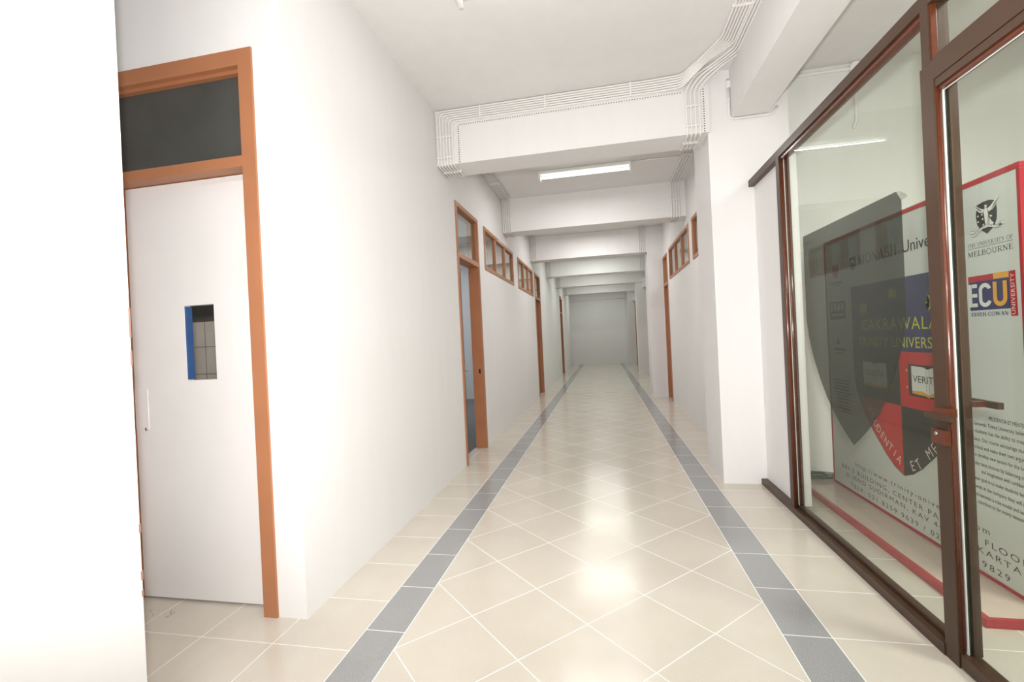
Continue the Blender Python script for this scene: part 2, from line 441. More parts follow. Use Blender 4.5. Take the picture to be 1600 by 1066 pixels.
# ------------------------------------------------------------------ frames, windows, doors
def frame_ring(lst, X, s, y0, y1, z0, z1, wd=0.05, dep=0.135, pro=0.012, sill=True):
    xa, xb = X - s * pro, X + s * dep
    lst.append(((xa, y0, z0), (xb, y0 + wd, z1))); lst.append(((xa, y1 - wd, z0), (xb, y1, z1)))
    lst.append(((xa, y0 + wd, z1 - wd), (xb, y1 - wd, z1)))
    if sill: lst.append(((xa, y0 + wd, z0), (xb, y1 - wd, z0 + wd)))
def window(n, X, s, y0, y1, z0, z1, panes, label):
    root = empty_struct('window_%d' % n, (X, (y0 + y1) / 2, z0), label)
    l = []; frame_ring(l, X, s, y0, y1, z0, z1)
    boxes('window_frame', l, M['orange'], root, 0.003)
    p = (y1 - y0 - 0.05) / panes
    for k in range(1, panes):
        yy = y0 + 0.025 + p * k
        boxes('mullion', [((X - s * .006, yy - .02, z0 + .05), (X + s * .13, yy + .02, z1 - .05))], M['orange'], root, 0.003)
    for k in range(panes):
        ya = y0 + .025 + p * k + .025; yb = ya + p - .05
        boxes('pane', [((X + s * .018, ya, z0 + .05), (X + s * .024, yb, z1 - .05))], M['glass_win'], root)
    return root
window(1, XL, -1, 6.22, 8.32, TR0, TR1, 3, 'high three-pane orange framed window on the left wall, next to the open door')
window(2, XL, -1, 8.80, 10.74, TR0, TR1, 3, 'farther high three-pane orange framed window on the left wall')
window(3, XR, 1, 5.2, 7.13, 2.45, 3.05, 3, 'high orange framed window on the right wall, partly behind the first column')
window(4, XR, 1, 7.41, 9.53, 2.45, 3.05, 3, 'high three-pane orange framed window in the middle of the right wall')

def lever(root, p, d, n, name='door_handle'):
    """chrome lever with back plate: p on the leaf face, d lever direction, n out of the face"""
    p, d, n = Vector(p), Vector(d), Vector(n)
    bm = bmesh.new()
    side = d; up = Vector((0, 0, 1))
    c = [p + side * a * .02 + up * b for a, b in ((-1, -.14), (1, -.14), (1, .08), (-1, .08))]
    vs = [bm.verts.new(q) for q in c] + [bm.verts.new(q + n * .008) for q in c]
    for q in ((0, 1, 2, 3), (4, 5, 6, 7), (0, 1, 5, 4), (1, 2, 6, 5), (2, 3, 7, 6), (3, 0, 4, 7)): bm.faces.new([vs[i] for i in q])
    tube(bm, fillet([p + n * .004, p + n * .05, p + n * .05 + d * .12], .02), .009)
    tube(bm, [p + n * .004 - up * .09, p + n * .018 - up * .09], .011)
    return link_mesh(name, bm, M['chrome'], root)
def side_door(n, X, s, y0, y1, zt, zb, leaf_mat, label, ajar=None, handle=True):
    root = empty_struct('door_%d' % n, (X, (y0 + y1) / 2, 0), label)
    l = []; frame_ring(l, X, s, y0, y1, 0, zt, sill=False)
    l.append(((X - s * .012, y0 + .05, zb - .03), (X + s * .135, y1 - .05, zb + .03)))
    boxes('door_frame', l, M['orange'], root, 0.003)
    boxes('transom_pane', [((X + s * .03, y0 + .05, zb + .03), (X + s * .036, y1 - .05, zt - .05))], M['glass_win'], root)
    ly0, ly1 = y0 + .05, y1 - .05
    if ajar is None:
        lf = boxes('door_leaf', [((X + s * .07, ly0 + .003, .01), (X + s * .11, ly1 - .003, zb - .034))], leaf_mat, root, 0.002)
        if handle: lever(root, (X + s * .07, ly0 + .09, 1.02), (0, 1, 0), (-s, 0, 0))
    else:
        bm = bmesh.new(); hx, hy = X + s * .07, ly0 + .004
        dx, dy = s * math.sin(ajar), math.cos(ajar); nx, ny = -dy * s * -1, dx * s * -1
        nx, ny = s * math.cos(ajar), -math.sin(ajar)
        wd = ly1 - ly0 - .02
        ps = [(hx, hy), (hx + dx * wd, hy + dy * wd), (hx + dx * wd + nx * .04, hy + dy * wd + ny * .04), (hx + nx * .04, hy + ny * .04)]
        v = [bm.verts.new((q[0], q[1], .015)) for q in ps] + [bm.verts.new((q[0], q[1], zb - .034)) for q in ps]
        for q in ((0, 1, 2, 3), (4, 5, 6, 7), (0, 1, 5, 4), (1, 2, 6, 5), (2, 3, 7, 6), (3, 0, 4, 7)): bm.faces.new([v[i] for i in q])
        link_mesh('door_leaf', bm, leaf_mat, root)
        q = (hx + dx * (wd - .08), hy + dy * (wd - .08), 1.03)
        lever(root, q, (-dx, -dy, 0), (-nx, -ny, 0))
        boxes('strike_plate', [((X + s * .03, ly1 - .002, .98), (X + s * .055, ly1 + .001, 1.04))], M['dark'], root)
    return root
side_door(1, XL, -1, 4.97, 5.91, TR1, TR0, M['door_brown'], 'open orange framed door with glass transom, first on the left wall', ajar=0.20)
side_door(2, XL, -1, 11.0, 11.93, TR1, TR0, M['door_brown'], 'second orange framed door on the left wall, beyond the high windows')
side_door(3, XL, -1, 17.45, 18.38, 2.93, 2.36, M['door_brown'], 'farthest door on the left wall, dark red brown')
side_door(4, XR, 1, 9.83, 10.46, 3.03, 2.42, M['door_brown'], 'narrow orange framed door on the right wall, in front of the second column', handle=True)
side_door(5, XR2, 1, 15.35, 16.5, 2.95, 2.36, M['door_brown'], 'brown framed door far down the right wall, before the third column')
side_door(6, XR2, 1, 21.4, 22.6, 2.95, 2.36, M['door_brown'], 'last brown framed door at the far end of the right wall')

# near left door: orange frame, dark top panel, white leaf with a small cut-out
root = empty_struct('door_7', (-2.25, YD, 0), 'white door leaf with small cut-out window and dark transom in an orange frame, left')
fx0, fx1 = -2.775, -1.741
yf0, yf1 = YD - .012, YD + .12
boxes('door_frame', [((fx1 - .082, yf0, 0), (fx1, yf1, 3.0)), ((fx0, yf0, 0), (fx0 + .082, yf1, 3.0)),
      ((fx0 + .082, yf0, 2.915), (fx1 - .082, yf1, 3.0)), ((fx0 + .082, yf0, 2.382), (fx1 - .082, yf1, 2.44))], M['orange'], root, 0.002)
boxes('glazing_bead', [((fx0 + .082, YD + .02, 2.895), (fx1 - .082, YD + .05, 2.915))], M['orange'], root)
boxes('transom_panel', [((fx0 + .082, YD + .05, 2.44), (fx1 - .082, YD + .065, 2.915))], M['blackboard'], root)
leaf = grid_wall('door_leaf', 'y', YD + .076, 0.04, -2.688, -1.826, 0.012, 2.378, [(-2.322, -2.125, 1.258, 1.680)], M['door_white'], root)
del leaf['kind']
boxes('window_lining', [((-2.322, YD + .079, 1.262), (-2.308, YD + .115, 1.676))], M['blue'], leaf, 0.002)
boxes('kick_gap_shade', [((-2.68, YD + .10, 0.002), (-1.83, YD + .112, 0.012))], M['dark'], leaf)  # near-black strip stands in for the shade under the leaf
boxes('lock_plate', [((-2.688, YD + .0735, .985), (-2.598, YD + .0765, 1.215))], M['door_white'], leaf, 0.001)
bm = bmesh.new(); tube(bm, [(-2.612, YD + .075, .985), (-2.612, YD + .067, .985)], .009, 12); tube(bm, [(-2.612, YD + .068, .985), (-2.612, YD + .0655, .985)], .003, 8)
link_mesh('key_cylinder', bm, M['chrome'], leaf)

# chipped plaster along the near wall edge
bm = bmesh.new()
for k, (z, hh, d) in enumerate(((1.52, .10, .006), (1.40, .05, .005), (0.82, .03, .012), (0.66, .03, .014), (0.60, .02, .008))):
    box(bm, (XL - .012, 1.278, z - hh / 2), (XL + .0015, 1.2835 + d * .15, z + hh / 2))
o = link_mesh('wall_chips', bm, plain('exposed_render', rgb(150, 118, 104), 0.9)); struct(o)

# ------------------------------------------------------------------ lamps
def lamp(x0, x1, y, lit, label, watt):
    t = thing('ceiling_light', label, 'ceiling light', ((x0 + x1) / 2, y, CZ), 'fluorescent battens on the corridor ceiling')
    boxes('housing', [((x0, y - .065, CZ - .045), (x1, y + .065, CZ))], M['fixture'], t, 0.004)
    boxes('end_cap', [((x0 - .004, y - .06, CZ - .115), (x0 + .022, y + .06, CZ - .044))], M['fixture'], t, 0.003)
    boxes('end_cap', [((x1 - .022, y - .06, CZ - .115), (x1 + .004, y + .06, CZ - .044))], M['fixture'], t, 0.003)
    bm = bmesh.new(); tube(bm, [(x0 + .022, y, CZ - .085), (x1 - .022, y, CZ - .085)], .0165, 16)
    link_mesh('tube', bm, M['tube'] if lit else M['fixture'], t)
    L = area_light('batten_light', (0, 0, -.1035), x1 - x0 - .1, .018, watt, LAMP_COL, parent=t)
    return t
lamp(-.79, .47, 6.50, True, 'lit fluorescent batten on the ceiling between the first and second beams', LAMP_W[1])
lamp(-.84, .42, 2.925, True, 'nearest fluorescent batten, its corner just in view at the top edge', LAMP_W[0])
area_light('corridor_lamp_light', (-0.16, LAMP_Y[2], 3.66), 1.2, 0.1, LAMP_W[2], LAMP_COL)
area_light('corridor_lamp_light', (-0.16, LAMP_Y[3], 3.66), 1.2, 0.1, LAMP_W[3], FAR_COL)

# ------------------------------------------------------------------ conduits
PR = 0.0095
def bundle(name, label, paths, saddles):
    p0 = paths[0][0]
    t = thing(name, label, 'conduit', p0)
    for p in paths:
        bm = bmesh.new(); tube(bm, fillet(p, .05, 5), PR, 8)
        link_mesh('conduit_pipe', bm, M['pipe'], t)
    for a, b in saddles:
        boxes('saddle_clip', [(a, b)], M['pipe'], t, 0.002)
    return t
def over_beams(x, start, yend):
    """pipe going down each beam face, beneath it, and back up to the ceiling"""
    zc = CZ - .011; out = []
    for i in range(start, 6):
        y = BEAMS[i]
        out += [(x, y - .011, zc), (x, y - .011, 3.189), (x, y + BD + .011, 3.189), (x, y + BD + .011, zc)]
        if y + BD > yend: break
    return out
# left bundle
paths = []
for k in range(6):
    xs = 1.035 + .023 * k
    z = 3.736 - .0225 * k
    xl = -1.553 + .031 * k
    p = [(xs, -2.9, CZ - .011), (xs, 3.96 + .02 * k, CZ - .011), (0.93 + .012 * k, 4.20 + .012 * k, CZ - .012), (0.80, 4.435 - .0 * k, z), (0.55, BEAMS[0] - .011, z)]
    p += [(xl, BEAMS[0] - .011, z), (xl, BEAMS[0] - .011, 3.189), (xl, BEAMS[0] + BD + .011, 3.189), (xl, BEAMS[0] + BD + .011, CZ - .011)]
    if k < 5:
        p += over_beams(xl, 1, 30)
    else:
        p += [(xl, 7.4, CZ - .011)]
    paths.append(p)
sad = []
for xx in (.35, -.45, -1.1): sad.append(((xx - .008, BEAMS[0] - .024, 3.612), (xx + .008, BEAMS[0], 3.745)))
sad.append(((-1.57, BEAMS[0] - .024, 3.47), (-1.385, BEAMS[0], 3.486)))
sad.append(((-1.57, BEAMS[0] - .024, 3.26), (-1.385, BEAMS[0], 3.276)))
sad.append(((-1.57, BEAMS[0] + .16, 3.176), (-1.37, BEAMS[0] + .18, 3.2)))
for i in (1, 2, 3):
    sad.append(((-1.57, BEAMS[i] - .024, 3.46), (-1.41, BEAMS[i], 3.474)))
for yy in (5.6, 6.7): sad.append(((-1.57, yy - .008, CZ - .024), (-1.41, yy + .008, CZ)))
for yy in (.8, 2.4, 3.6): sad.append(((1.02, yy - .008, CZ - .024), (1.165, yy + .008, CZ)))
bundle('conduit_bundle', 'bundle of six white conduits crossing the first beam and running down the left wall side', paths, sad)
# right bundle
paths = []
for k in range(4):
    xs = 1.035 + .023 * (6 + k) - .006
    xr = .835 + .038 * k
    yb = BEAMS[0] - .011
    p = [(xs, -2.9, CZ - .011), (xs, 4.13 + .03 * k, CZ - .011), (1.06 + .025 * k, 4.31 + .02 * k, CZ - .013), (xr + .08, 4.40, 3.70 - .012 * k), (xr, yb, 3.60), (xr, yb, 3.189), (xr, yb + BD + .022, 3.189), (xr, yb + BD + .022, CZ - .011)]
    xq = 1.13 + .038 * k
    p += [(xq, 5.5, CZ - .011)] + [q for i in (1,) for q in ((xq, BEAMS[i] - .011, CZ - .011), (xq, BEAMS[i] - .011, 3.189), (xq, BEAMS[i] + BD + .011, 3.189), (xq, BEAMS[i] + BD + .011, CZ - .011))]
    xq2 = .86 + .036 * k
    p += [(xq2, 9.2, CZ - .011)]
    for i in (2, 3):
        xx = xq2 if i == 2 else xq2 + .24
        p += [(xx, BEAMS[i] - .3, CZ - .011), (xx, BEAMS[i] - .011, CZ - .011), (xx, BEAMS[i] - .011, 3.189), (xx, BEAMS[i] + BD + .011, 3.189), (xx, BEAMS[i] + BD + .011, CZ - .011)]
    p += [(xq2 + .1, 16.4, CZ - .011)]
    paths.append(p)
sad = [((.82, BEAMS[0] - .024, 3.44), (.965, BEAMS[0], 3.456)), ((.82, BEAMS[0] + .16, 3.176), (.965, BEAMS[0] + .18, 3.2)),
       ((.82, BEAMS[0] - .024, 3.26), (.965, BEAMS[0], 3.274)), ((1.115, BEAMS[1] - .024, 3.46), (1.26, BEAMS[1], 3.474)),
       ((.845, BEAMS[2] - .024, 3.46), (.985, BEAMS[2], 3.474)), ((1.115, 6.4, CZ - .024), (1.26, 6.416, CZ))]
bundle('conduit_bundle', 'four white conduits bending down the right end of the first beam beside the column', paths, sad)
# perforated strips
def perf(name, label, a, b, wdt, n, nrm):
    a, b, nrm = Vector(a), Vector(b), Vector(nrm); d = (b - a).normalized(); s = d.cross(nrm).normalized()
    t = thing(name, label, 'strip', a, 'punched strips on the first beam')
    bm = bmesh.new(); c = [a - s * wdt / 2, b - s * wdt / 2, b + s * wdt / 2, a + s * wdt / 2]
    v = [bm.verts.new(q) for q in c] + [bm.verts.new(q + nrm * .006) for q in c]
    for q in ((0, 1, 2, 3), (4, 5, 6, 7), (0, 1, 5, 4), (1, 2, 6, 5), (2, 3, 7, 6), (3, 0, 4, 7)): bm.faces.new([v[i] for i in q])
    link_mesh('strip', bm, M['pipe'], t)
    bm = bmesh.new(); L = (b - a).length
    for k in range(n):
        c = a + d * (L * (k + .5) / n) + nrm * .0062
        w2 = L / n * .22; h2 = wdt * .22
        bm.faces.new([bm.verts.new(c + d * p * w2 + s * q * h2) for p, q in ((-1, -1), (1, -1), (1, 1), (-1, 1))])
    link_mesh('punched_holes', bm, M['hole'], t)
perf('punched_strip', 'thin punched strip along the underside of the conduits on the first beam', (-1.33, BEAMS[0], 3.585), (.80, BEAMS[0], 3.585), .02, 90, (0, -1, 0))
perf('punched_strip', 'punched strip down the left end of the first beam', (-1.335, BEAMS[0], 3.575), (-1.335, BEAMS[0], 3.205), .028, 16, (0, -1, 0))
perf('punched_strip', 'punched strip with large holes down the right end of the first beam', (.985, BEAMS[0], 3.60), (.985, BEAMS[0], 3.20), .03, 18, (0, -1, 0))
# single conduits
def pipe(name, label, pts, r=.010, extra=()):
    t = thing(name, label, 'conduit', pts[0]); bm = bmesh.new(); tube(bm, fillet(pts, .05), r)
    link_mesh('conduit_pipe', bm, M['pipe'], t)
    for a, b in extra: boxes('saddle_clip', [(a, b)], M['pipe'], t, .002)
    return t
pipe('conduit_pipe', 'single white conduit down the first column and under the long beam', [(1.20, 4.478, 3.66), (1.20, 4.478, 3.297), (1.56, 4.478, 3.297), (1.60, 4.478, 3.36)], .0105,
     [((1.185, 4.464, 3.58), (1.225, 4.49, 3.64)), ((1.19, 4.466, 3.47), (1.212, 4.49, 3.482))])
pipe('conduit_pipe', 'thin conduit feeding the lit ceiling batten from the right side bundle', [(.474, 6.47, CZ - .01), (1.10, 6.47, CZ - .01)], .009)
pipe('conduit_pipe', 'thin conduit lying along the top of the far wall', [(-1.55, YF - .012, 3.17), (1.17, YF - .012, 3.20)], .012)
t = pipe('conduit_pipe', 'white conduit with a round junction box high in the display room', [(1.72, 4.688, 3.70), (2.32, 4.688, 3.70), (2.32, 4.688, 3.22), (2.29, 4.688, 3.16)], .013)
bm = bmesh.new(); tube(bm, [(2.32, 4.70, 3.70), (2.32, 4.655, 3.70)], .045, 20); link_mesh('junction_box', bm, M['pipe'], t)

# ------------------------------------------------------------------ glass partition
def round_cover(name, x0, x1, y, z0, z1, bulge, mat, parent):
    """convex cover strip on a post side that faces -y"""
    bm = bmesh.new(); n = 10; ring = []
    for k in range(n + 1):
        a = -1 + 2 * k / n
        ring.append(((x0 + x1) / 2 + a * (x1 - x0) / 2, y - bulge * (1 - a * a)))  # bulge added so the glossy cover catches a flash highlight
    ring += [(x1, y + .004), (x0, y + .004)]
    lo = [bm.verts.new((p[0], p[1], z0)) for p in ring]; hi = [bm.verts.new((p[0], p[1], z1)) for p in ring]
    for k in range(len(ring)):
        j = (k + 1) % len(ring)
        f = bm.faces.new((lo[k], lo[j], hi[j], hi[k])); f.smooth = k < n
    bm.faces.new(lo[::-1]); bm.faces.new(hi)
    return link_mesh(name, bm, mat, parent)
GX = 1.372
t = thing('glass_partition', 'brown aluminium framed glass partition beside the first column, right side', 'glass partition', (GX, 3.0, 0))
XA, XB_ = 1.338, 1.412
bm = bmesh.new(); box(bm, (XA, -2.5, 2.672), (XB_, 4.492, 2.73), .002); link_mesh('top_rail', bm, M['bronze'], t)
boxes('rail_bead', [((XA + .012, 2.225, 2.648), (XB_ - .012, 3.78, 2.672))], M['bronze_gloss'], t, .002)
bm = bmesh.new(); box(bm, (XA - .004, 2.222, 0), (XB_, 4.49, .05), .002); link_mesh('bottom_rail', bm, M['bronze'], t)
boxes('rail_bead', [((XA + .03, 2.225, .05), (XB_ - .005, 3.78, .07))], M['bronze'], t, .002)
p = boxes('post', [((XA, 3.775, .05), (XB_, 3.835, 2.672))], M['bronze'], t, .002)
round_cover('post_cover', XA + .003, GX - .003, 3.774, .05, 2.66, .006, M['bronze_gloss'], p)
round_cover('post_cover', GX + .003, XB_ - .002, 3.774, .05, 2.66, .006, M['bronze_gloss'], p)
boxes('sealant_line', [((GX - .002, 3.766, .05), (GX + .001, 3.776, 2.66))], M['sealant'], p)
p = boxes('post', [((XA, 2.146, 0), (XB_, 2.222, 2.436)), ((XA, 2.162, 2.436), (XB_, 2.208, 2.672))], M['bronze'], t, .002)
round_cover('post_cover', XA + .006, GX - .006, 2.144, .075, 2.345, .006, M['bronze_gloss'], p)
boxes('post_cover', [((XA + .006, 2.155, 2.452), (GX - .006, 2.163, 2.67))], M['bronze_gloss'], p, .001)
boxes('sealant_line', [((GX - .008, 2.134, .06), (GX - .0045, 2.146, 2.345))], M['sealant'], p)
boxes('pane', [((GX - .004, 2.222, .05), (GX + .004, 3.776, 2.672))], M['glass'], t)
tr = boxes('transom_pane', [((GX - .004, -.2, 2.45), (GX + .004, 2.162, 2.672))], M['glass'], t)
boxes('transom_bar', [((XA, -.2, 2.362), (XB_, 2.147, 2.452))], M['bronze'], t, .002)
p = boxes('post', [((XA, -.28, 0), (XB_, -.2, 2.672))], M['bronze'], t, .002)
boxes('pane', [((GX - .004, -2.5, .0), (GX + .004, -.28, 2.672))], M['glass'], t)

d = empty_struct('door_8', (GX, 1.2, 0), 'brown framed glass door beside the partition post, far right')
boxes('top_rail', [((XA + .003, -.19, 2.328), (XB_ - .01, 2.140, 2.36))], M['bronze'], d, .002)
boxes('glazing_bead', [((XA + .012, -.19, 2.312), (GX - .003, 2.134, 2.328))], M['bronze_gloss'], d, .001)
boxes('bottom_rail', [((XA + .003, -.19, .006), (XB_ - .01, 2.140, .062))], M['bronze'], d, .002)
boxes('stile', [((GX + .006, 2.126, .062), (XB_ - .004, 2.140, 2.33))], M['bronze'], d, .002)
boxes('sealant_line', [((GX - .007, -.19, 2.309), (GX - .0045, 2.134, 2.312))], M['sealant'], d)
boxes('pane', [((GX - .004, -.19, .062), (GX + .004, 2.134, 2.328))], M['glass'], d)
boxes('pane_edge', [((GX - .004, 2.134, .062), (GX + .004, 2.138, 2.328))], M['glass_edge'], d)
# lever handle and lock box on the corridor side, lever inside the room
h = boxes('lever_handle', [((1.296, 2.075, 1.000), (1.312, 2.215, 1.026))], M['bronze'], d, .002)
boxes('lever_rose', [((1.300, 2.100, 1.016), (XA + .002, 2.17, 1.048))], M['bronze_gloss'], h, .002)
boxes('lever_neck', [((1.311, 2.115, 1.006), (XA + .002, 2.14, 1.03))], M['bronze_gloss'], h, .001)
l = boxes('lock_box', [((1.316, 2.138, .895), (XA + .002, 2.214, .955))], M['bronze_gloss'], d, .003)
bm = bmesh.new(); tube(bm, [(1.318, 2.18, .938), (1.311, 2.18, .938)], .007, 12); link_mesh('key_cylinder', bm, M['chrome'], l)
h = boxes('inner_lever_handle', [((1.448, 2.062, 1.05), (1.468, 2.235, 1.076))], M['bronze'], d, .002)
boxes('lever_neck', [((XB_ - .01, 2.115, 1.052), (1.45, 2.14, 1.074))], M['bronze_gloss'], h, .001)

# ------------------------------------------------------------------ flat artwork helpers (board faces -x; u grows to the right = -y)
BX = 1.916
def poly(bm, pts, layer, X=BX):
    try: f = bm.faces.new([bm.verts.new((X - .0008 * layer, y, z)) for y, z in pts])
    except ValueError: return
def decal(name, polys, mat, parent, layer=1, X=BX, label=None):
    bm = bmesh.new()
    for p in polys: poly(bm, p, layer, X)
    bmesh.ops.triangulate(bm, faces=bm.faces[:])
    o = link_mesh(name, bm, mat, parent)
    if label: o['label'] = label
    return o
_dg = None
def text_mesh(s, spacing=1.0):
    cu = bpy.data.curves.new('t', 'FONT'); cu.body = s; cu.size = 1.0; cu.space_character = spacing
    cu.resolution_u = 3
    o = bpy.data.objects.new('t', cu); C.objects.link(o)
    bpy.context.view_layer.update()
    me = bpy.data.meshes.new_from_object(o.evaluated_get(bpy.context.evaluated_depsgraph_get()))
    bpy.data.objects.remove(o); bpy.data.curves.remove(cu)
    return me
def add_text(bm, s, yl, yr, zb, zt, layer, spacing=1.0, X=BX):
    """text fitted so that it spans yl..yr; zb..zt is baseline to cap height"""
    me = text_mesh(s, spacing)
    xs = [v.co.x for v in me.vertices]
    x0, x1 = min(xs), max(xs)
    kx = (yl - yr) / (x1 - x0); kz = (zt - zb) / 0.729
    base = len(bm.verts)
    vs = [bm.verts.new((X - .0008 * layer, yl - (v.co.x - x0) * kx, zb + v.co.y * kz)) for v in me.vertices]
    for p in me.polygons:
        try: bm.faces.new([vs[i] for i in p.vertices])
        except ValueError: pass
    bpy.data.meshes.remove(me)
def lettering(lines, mat, parent, layer=2, name='lettering', label=None):
    """one mesh per line of writing"""
    for L in lines:
        bm = bmesh.new(); add_text(bm, L[0], L[1], L[2], L[3], L[4], layer, L[5] if len(L) > 5 else 1.0)
        o = link_mesh(name, bm, mat, parent)
        if label: o['label'] = label
    return o
# a small serif alphabet drawn with broad and thin strokes
def arc(cx, cy_, rx, ry, a0, a1, n=14):
    return [(cx + rx * math.cos(math.radians(a0 + (a1 - a0) * k / n)), cy_ + ry * math.sin(math.radians(a0 + (a1 - a0) * k / n))) for k in range(n + 1)]
TK, TN = .13, .05
SER = {   # width, [(points, thickness)], serifs [(x, y, half width)]
 'I': (.30, [([(.15, 0), (.15, 1)], TK)], [(.15, 0, .15), (.15, 1, .15)]),
 'T': (.72, [([(.36, 0), (.36, 1)], TK), ([(.02, .97), (.70, .97)], TN), ([(.03, 1), (.03, .76)], TN), ([(.69, 1), (.69, .76)], TN)], [(.36, 0, .17)]),
 'H': (.84, [([(.17, 0), (.17, 1)], TK), ([(.67, 0), (.67, 1)], TK), ([(.17, .52), (.67, .52)], TN)], [(.17, 0, .16), (.17, 1, .16), (.67, 0, .16), (.67, 1, .16)]),
 'E': (.66, [([(.17, 0), (.17, 1)], TK), ([(.05, .975), (.58, .975)], TN), ([(.17, .52), (.46, .52)], TN), ([(.05, .025), (.62, .025)], TN), ([(.57, 1), (.57, .78)], TN), ([(.61, 0), (.61, .24)], TN), ([(.46, .62), (.46, .42)], TN)], []),
 'F': (.62, [([(.17, 0), (.17, 1)], TK), ([(.05, .975), (.58, .975)], TN), ([(.17, .52), (.46, .52)], TN), ([(.57, 1), (.57, .78)], TN), ([(.46, .62), (.46, .42)], TN)], [(.17, 0, .16)]),
 'L': (.62, [([(.17, 0), (.17, 1)], TK), ([(.05, .025), (.58, .025)], TN), ([(.57, 0), (.57, .26)], TN)], [(.17, 1, .16)]),
 'U': (.82, [([(.17, 1), (.17, .35)] + arc(.41, .33, .24, .31, 180, 360) + [(.65, .35), (.65, 1)], .085)], [(.17, 1, .16), (.65, 1, .13)]),
 'N': (.84, [([(.14, 0), (.14, 1)], TN), ([(.14, .98), (.70, .02)], TK), ([(.70, 0), (.70, 1)], TN)], [(.14, 0, .12), (.09, 1, .09), (.70, 1, .12)]),
 'V': (.80, [([(.08, 1), (.42, .02)], TK), ([(.40, .02), (.72, 1)], TN)], [(.09, 1, .14), (.72, 1, .11)]),
 'A': (.82, [([(.40, .98), (.10, 0)], TN), ([(.38, 1), (.70, 0)], TK), ([(.20, .34), (.58, .34)], TN)], [(.10, 0, .11), (.70, 0, .14)]),
 'W': (1.1, [([(.06, 1), (.33, .02)], TK), ([(.32, .02), (.55, .95)], TN), ([(.52, .98), (.80, .02)], TK), ([(.79, .02), (1.03, 1)], TN)], [(.07, 1, .13), (.52, 1, .12), (1.03, 1, .10)]),
 'M': (1.0, [([(.14, 0), (.16, 1)], TN), ([(.17, .98), (.48, .05)], TK), ([(.48, .05), (.80, .98)], TN), ([(.83, 0), (.82, 1)], TK)], [(.14, 0, .12), (.83, 0, .15), (.14, 1, .10), (.84, 1, .12)]),
 'Y': (.76, [([(.08, 1), (.38, .45)], TK), ([(.38, .45), (.68, 1)], TN), ([(.38, 0), (.38, .46)], TK)], [(.09, 1, .13), (.68, 1, .11), (.38, 0, .16)]),
 'O': (.88, [(arc(.44, .5, .36, .49, 0, 360, 26), .085)], []),
 'C': (.78, [(arc(.44, .5, .36, .49, 42, 318, 22), .09), ([(.72, .98), (.72, .72)], TN)], []),
 'D': (.84, [([(.17, 0), (.17, 1)], TK), ([(.17, .975), (.36, .975)] + arc(.38, .5, .38, .475, 90, -90) + [(.17, .025)], .075)], [(.12, 0, .1), (.12, 1, .1)]),
 'B': (.72, [([(.17, 0), (.17, 1)], TK), ([(.17, .975), (.34, .975)] + arc(.36, .755, .22, .22, 90, -90, 10) + [(.17, .53)], .07), ([(.17, .53), (.38, .53)] + arc(.40, .28, .26, .25, 90, -90, 10) + [(.17, .025)], .075)], [(.12, 0, .1), (.12, 1, .1)]),
 'R': (.76, [([(.17, 0), (.17, 1)], TK), ([(.17, .975), (.36, .975)] + arc(.38, .735, .23, .24, 90, -90, 10) + [(.17, .49)], .07), ([(.36, .49), (.70, .0)], .11)], [(.17, 0, .15), (.12, 1, .1)]),
 'S': (.60, [(arc(.30, .74, .21, .24, 40, 250, 12) + arc(.30, .27, .23, .25, 80, -140, 12), .085), ([(.49, .98), (.49, .76)], TN), ([(.08, .02), (.08, .26)], TN)], []),
}
def ribbon(pts, th):
    out = []
    for a, b in zip(pts, pts[1:]):
        dx, dy = b[0] - a[0], b[1] - a[1]; L = math.hypot(dx, dy)
        if L < 1e-6: continue
        nx, ny = -dy / L * th / 2, dx / L * th / 2; ex, ey = dx / L * th * .1, dy / L * th * .1
        out.append([(a[0] + nx - ex, a[1] + ny - ey), (a[0] - nx - ex, a[1] - ny - ey), (b[0] - nx + ex, b[1] - ny + ey), (b[0] + nx + ex, b[1] + ny + ey)])
    return out
def serif_text(bm, s, yl, yr, zb, zt, layer, gap=.07, bold=1.0):
    x = 0; P = []
    for ch in s:
        if ch == ' ': x += .38; continue
        wd, st, sf = SER[ch]
        for pts, th in st:
            for q in ribbon(pts, th * bold): P.append([(x + a, b) for a, b in q])
        for sx, sy2, hw in sf:
            yy = sy2 + (.025 if sy2 == 0 else -.025)
            P.append([(x + sx - hw, yy - .022), (x + sx + hw, yy - .022), (x + sx + hw, yy + .022), (x + sx - hw, yy + .022)])
        x += wd + gap
    W = x - gap; k = (yl - yr) / W; h = zt - zb
    for q in P: poly(bm, [(yl - a * k, zb + b * h) for a, b in q], layer)

# ------------------------------------------------------------------ sign board
T = thing('sign_board', 'large milky white university sign board with red rim standing on the low platform', 'sign board', (BX + .03, 3.5, .042))
Y0, Y1, Z0, Z1 = 4.470, 2.545, .042, 2.115
boxes('panel', [((BX, Y1 + .006, Z0), (BX + .05, Y0 - .006, Z1 - .006))], M['board'], T)
fw = .028
boxes('rim', [((BX - .006, Y1, Z1 - fw), (BX + .056, Y0, Z1)), ((BX - .006, Y1, Z0), (BX + .056, Y0, Z0 + .016)),
      ((BX - .006, Y1, Z0 + .016), (BX + .056, Y1 + .018, Z1 - fw)), ((BX - .006, Y0 - .012, Z0 + .016), (BX + .056, Y0, Z1 - fw))], M['red_edge'], T, .003)
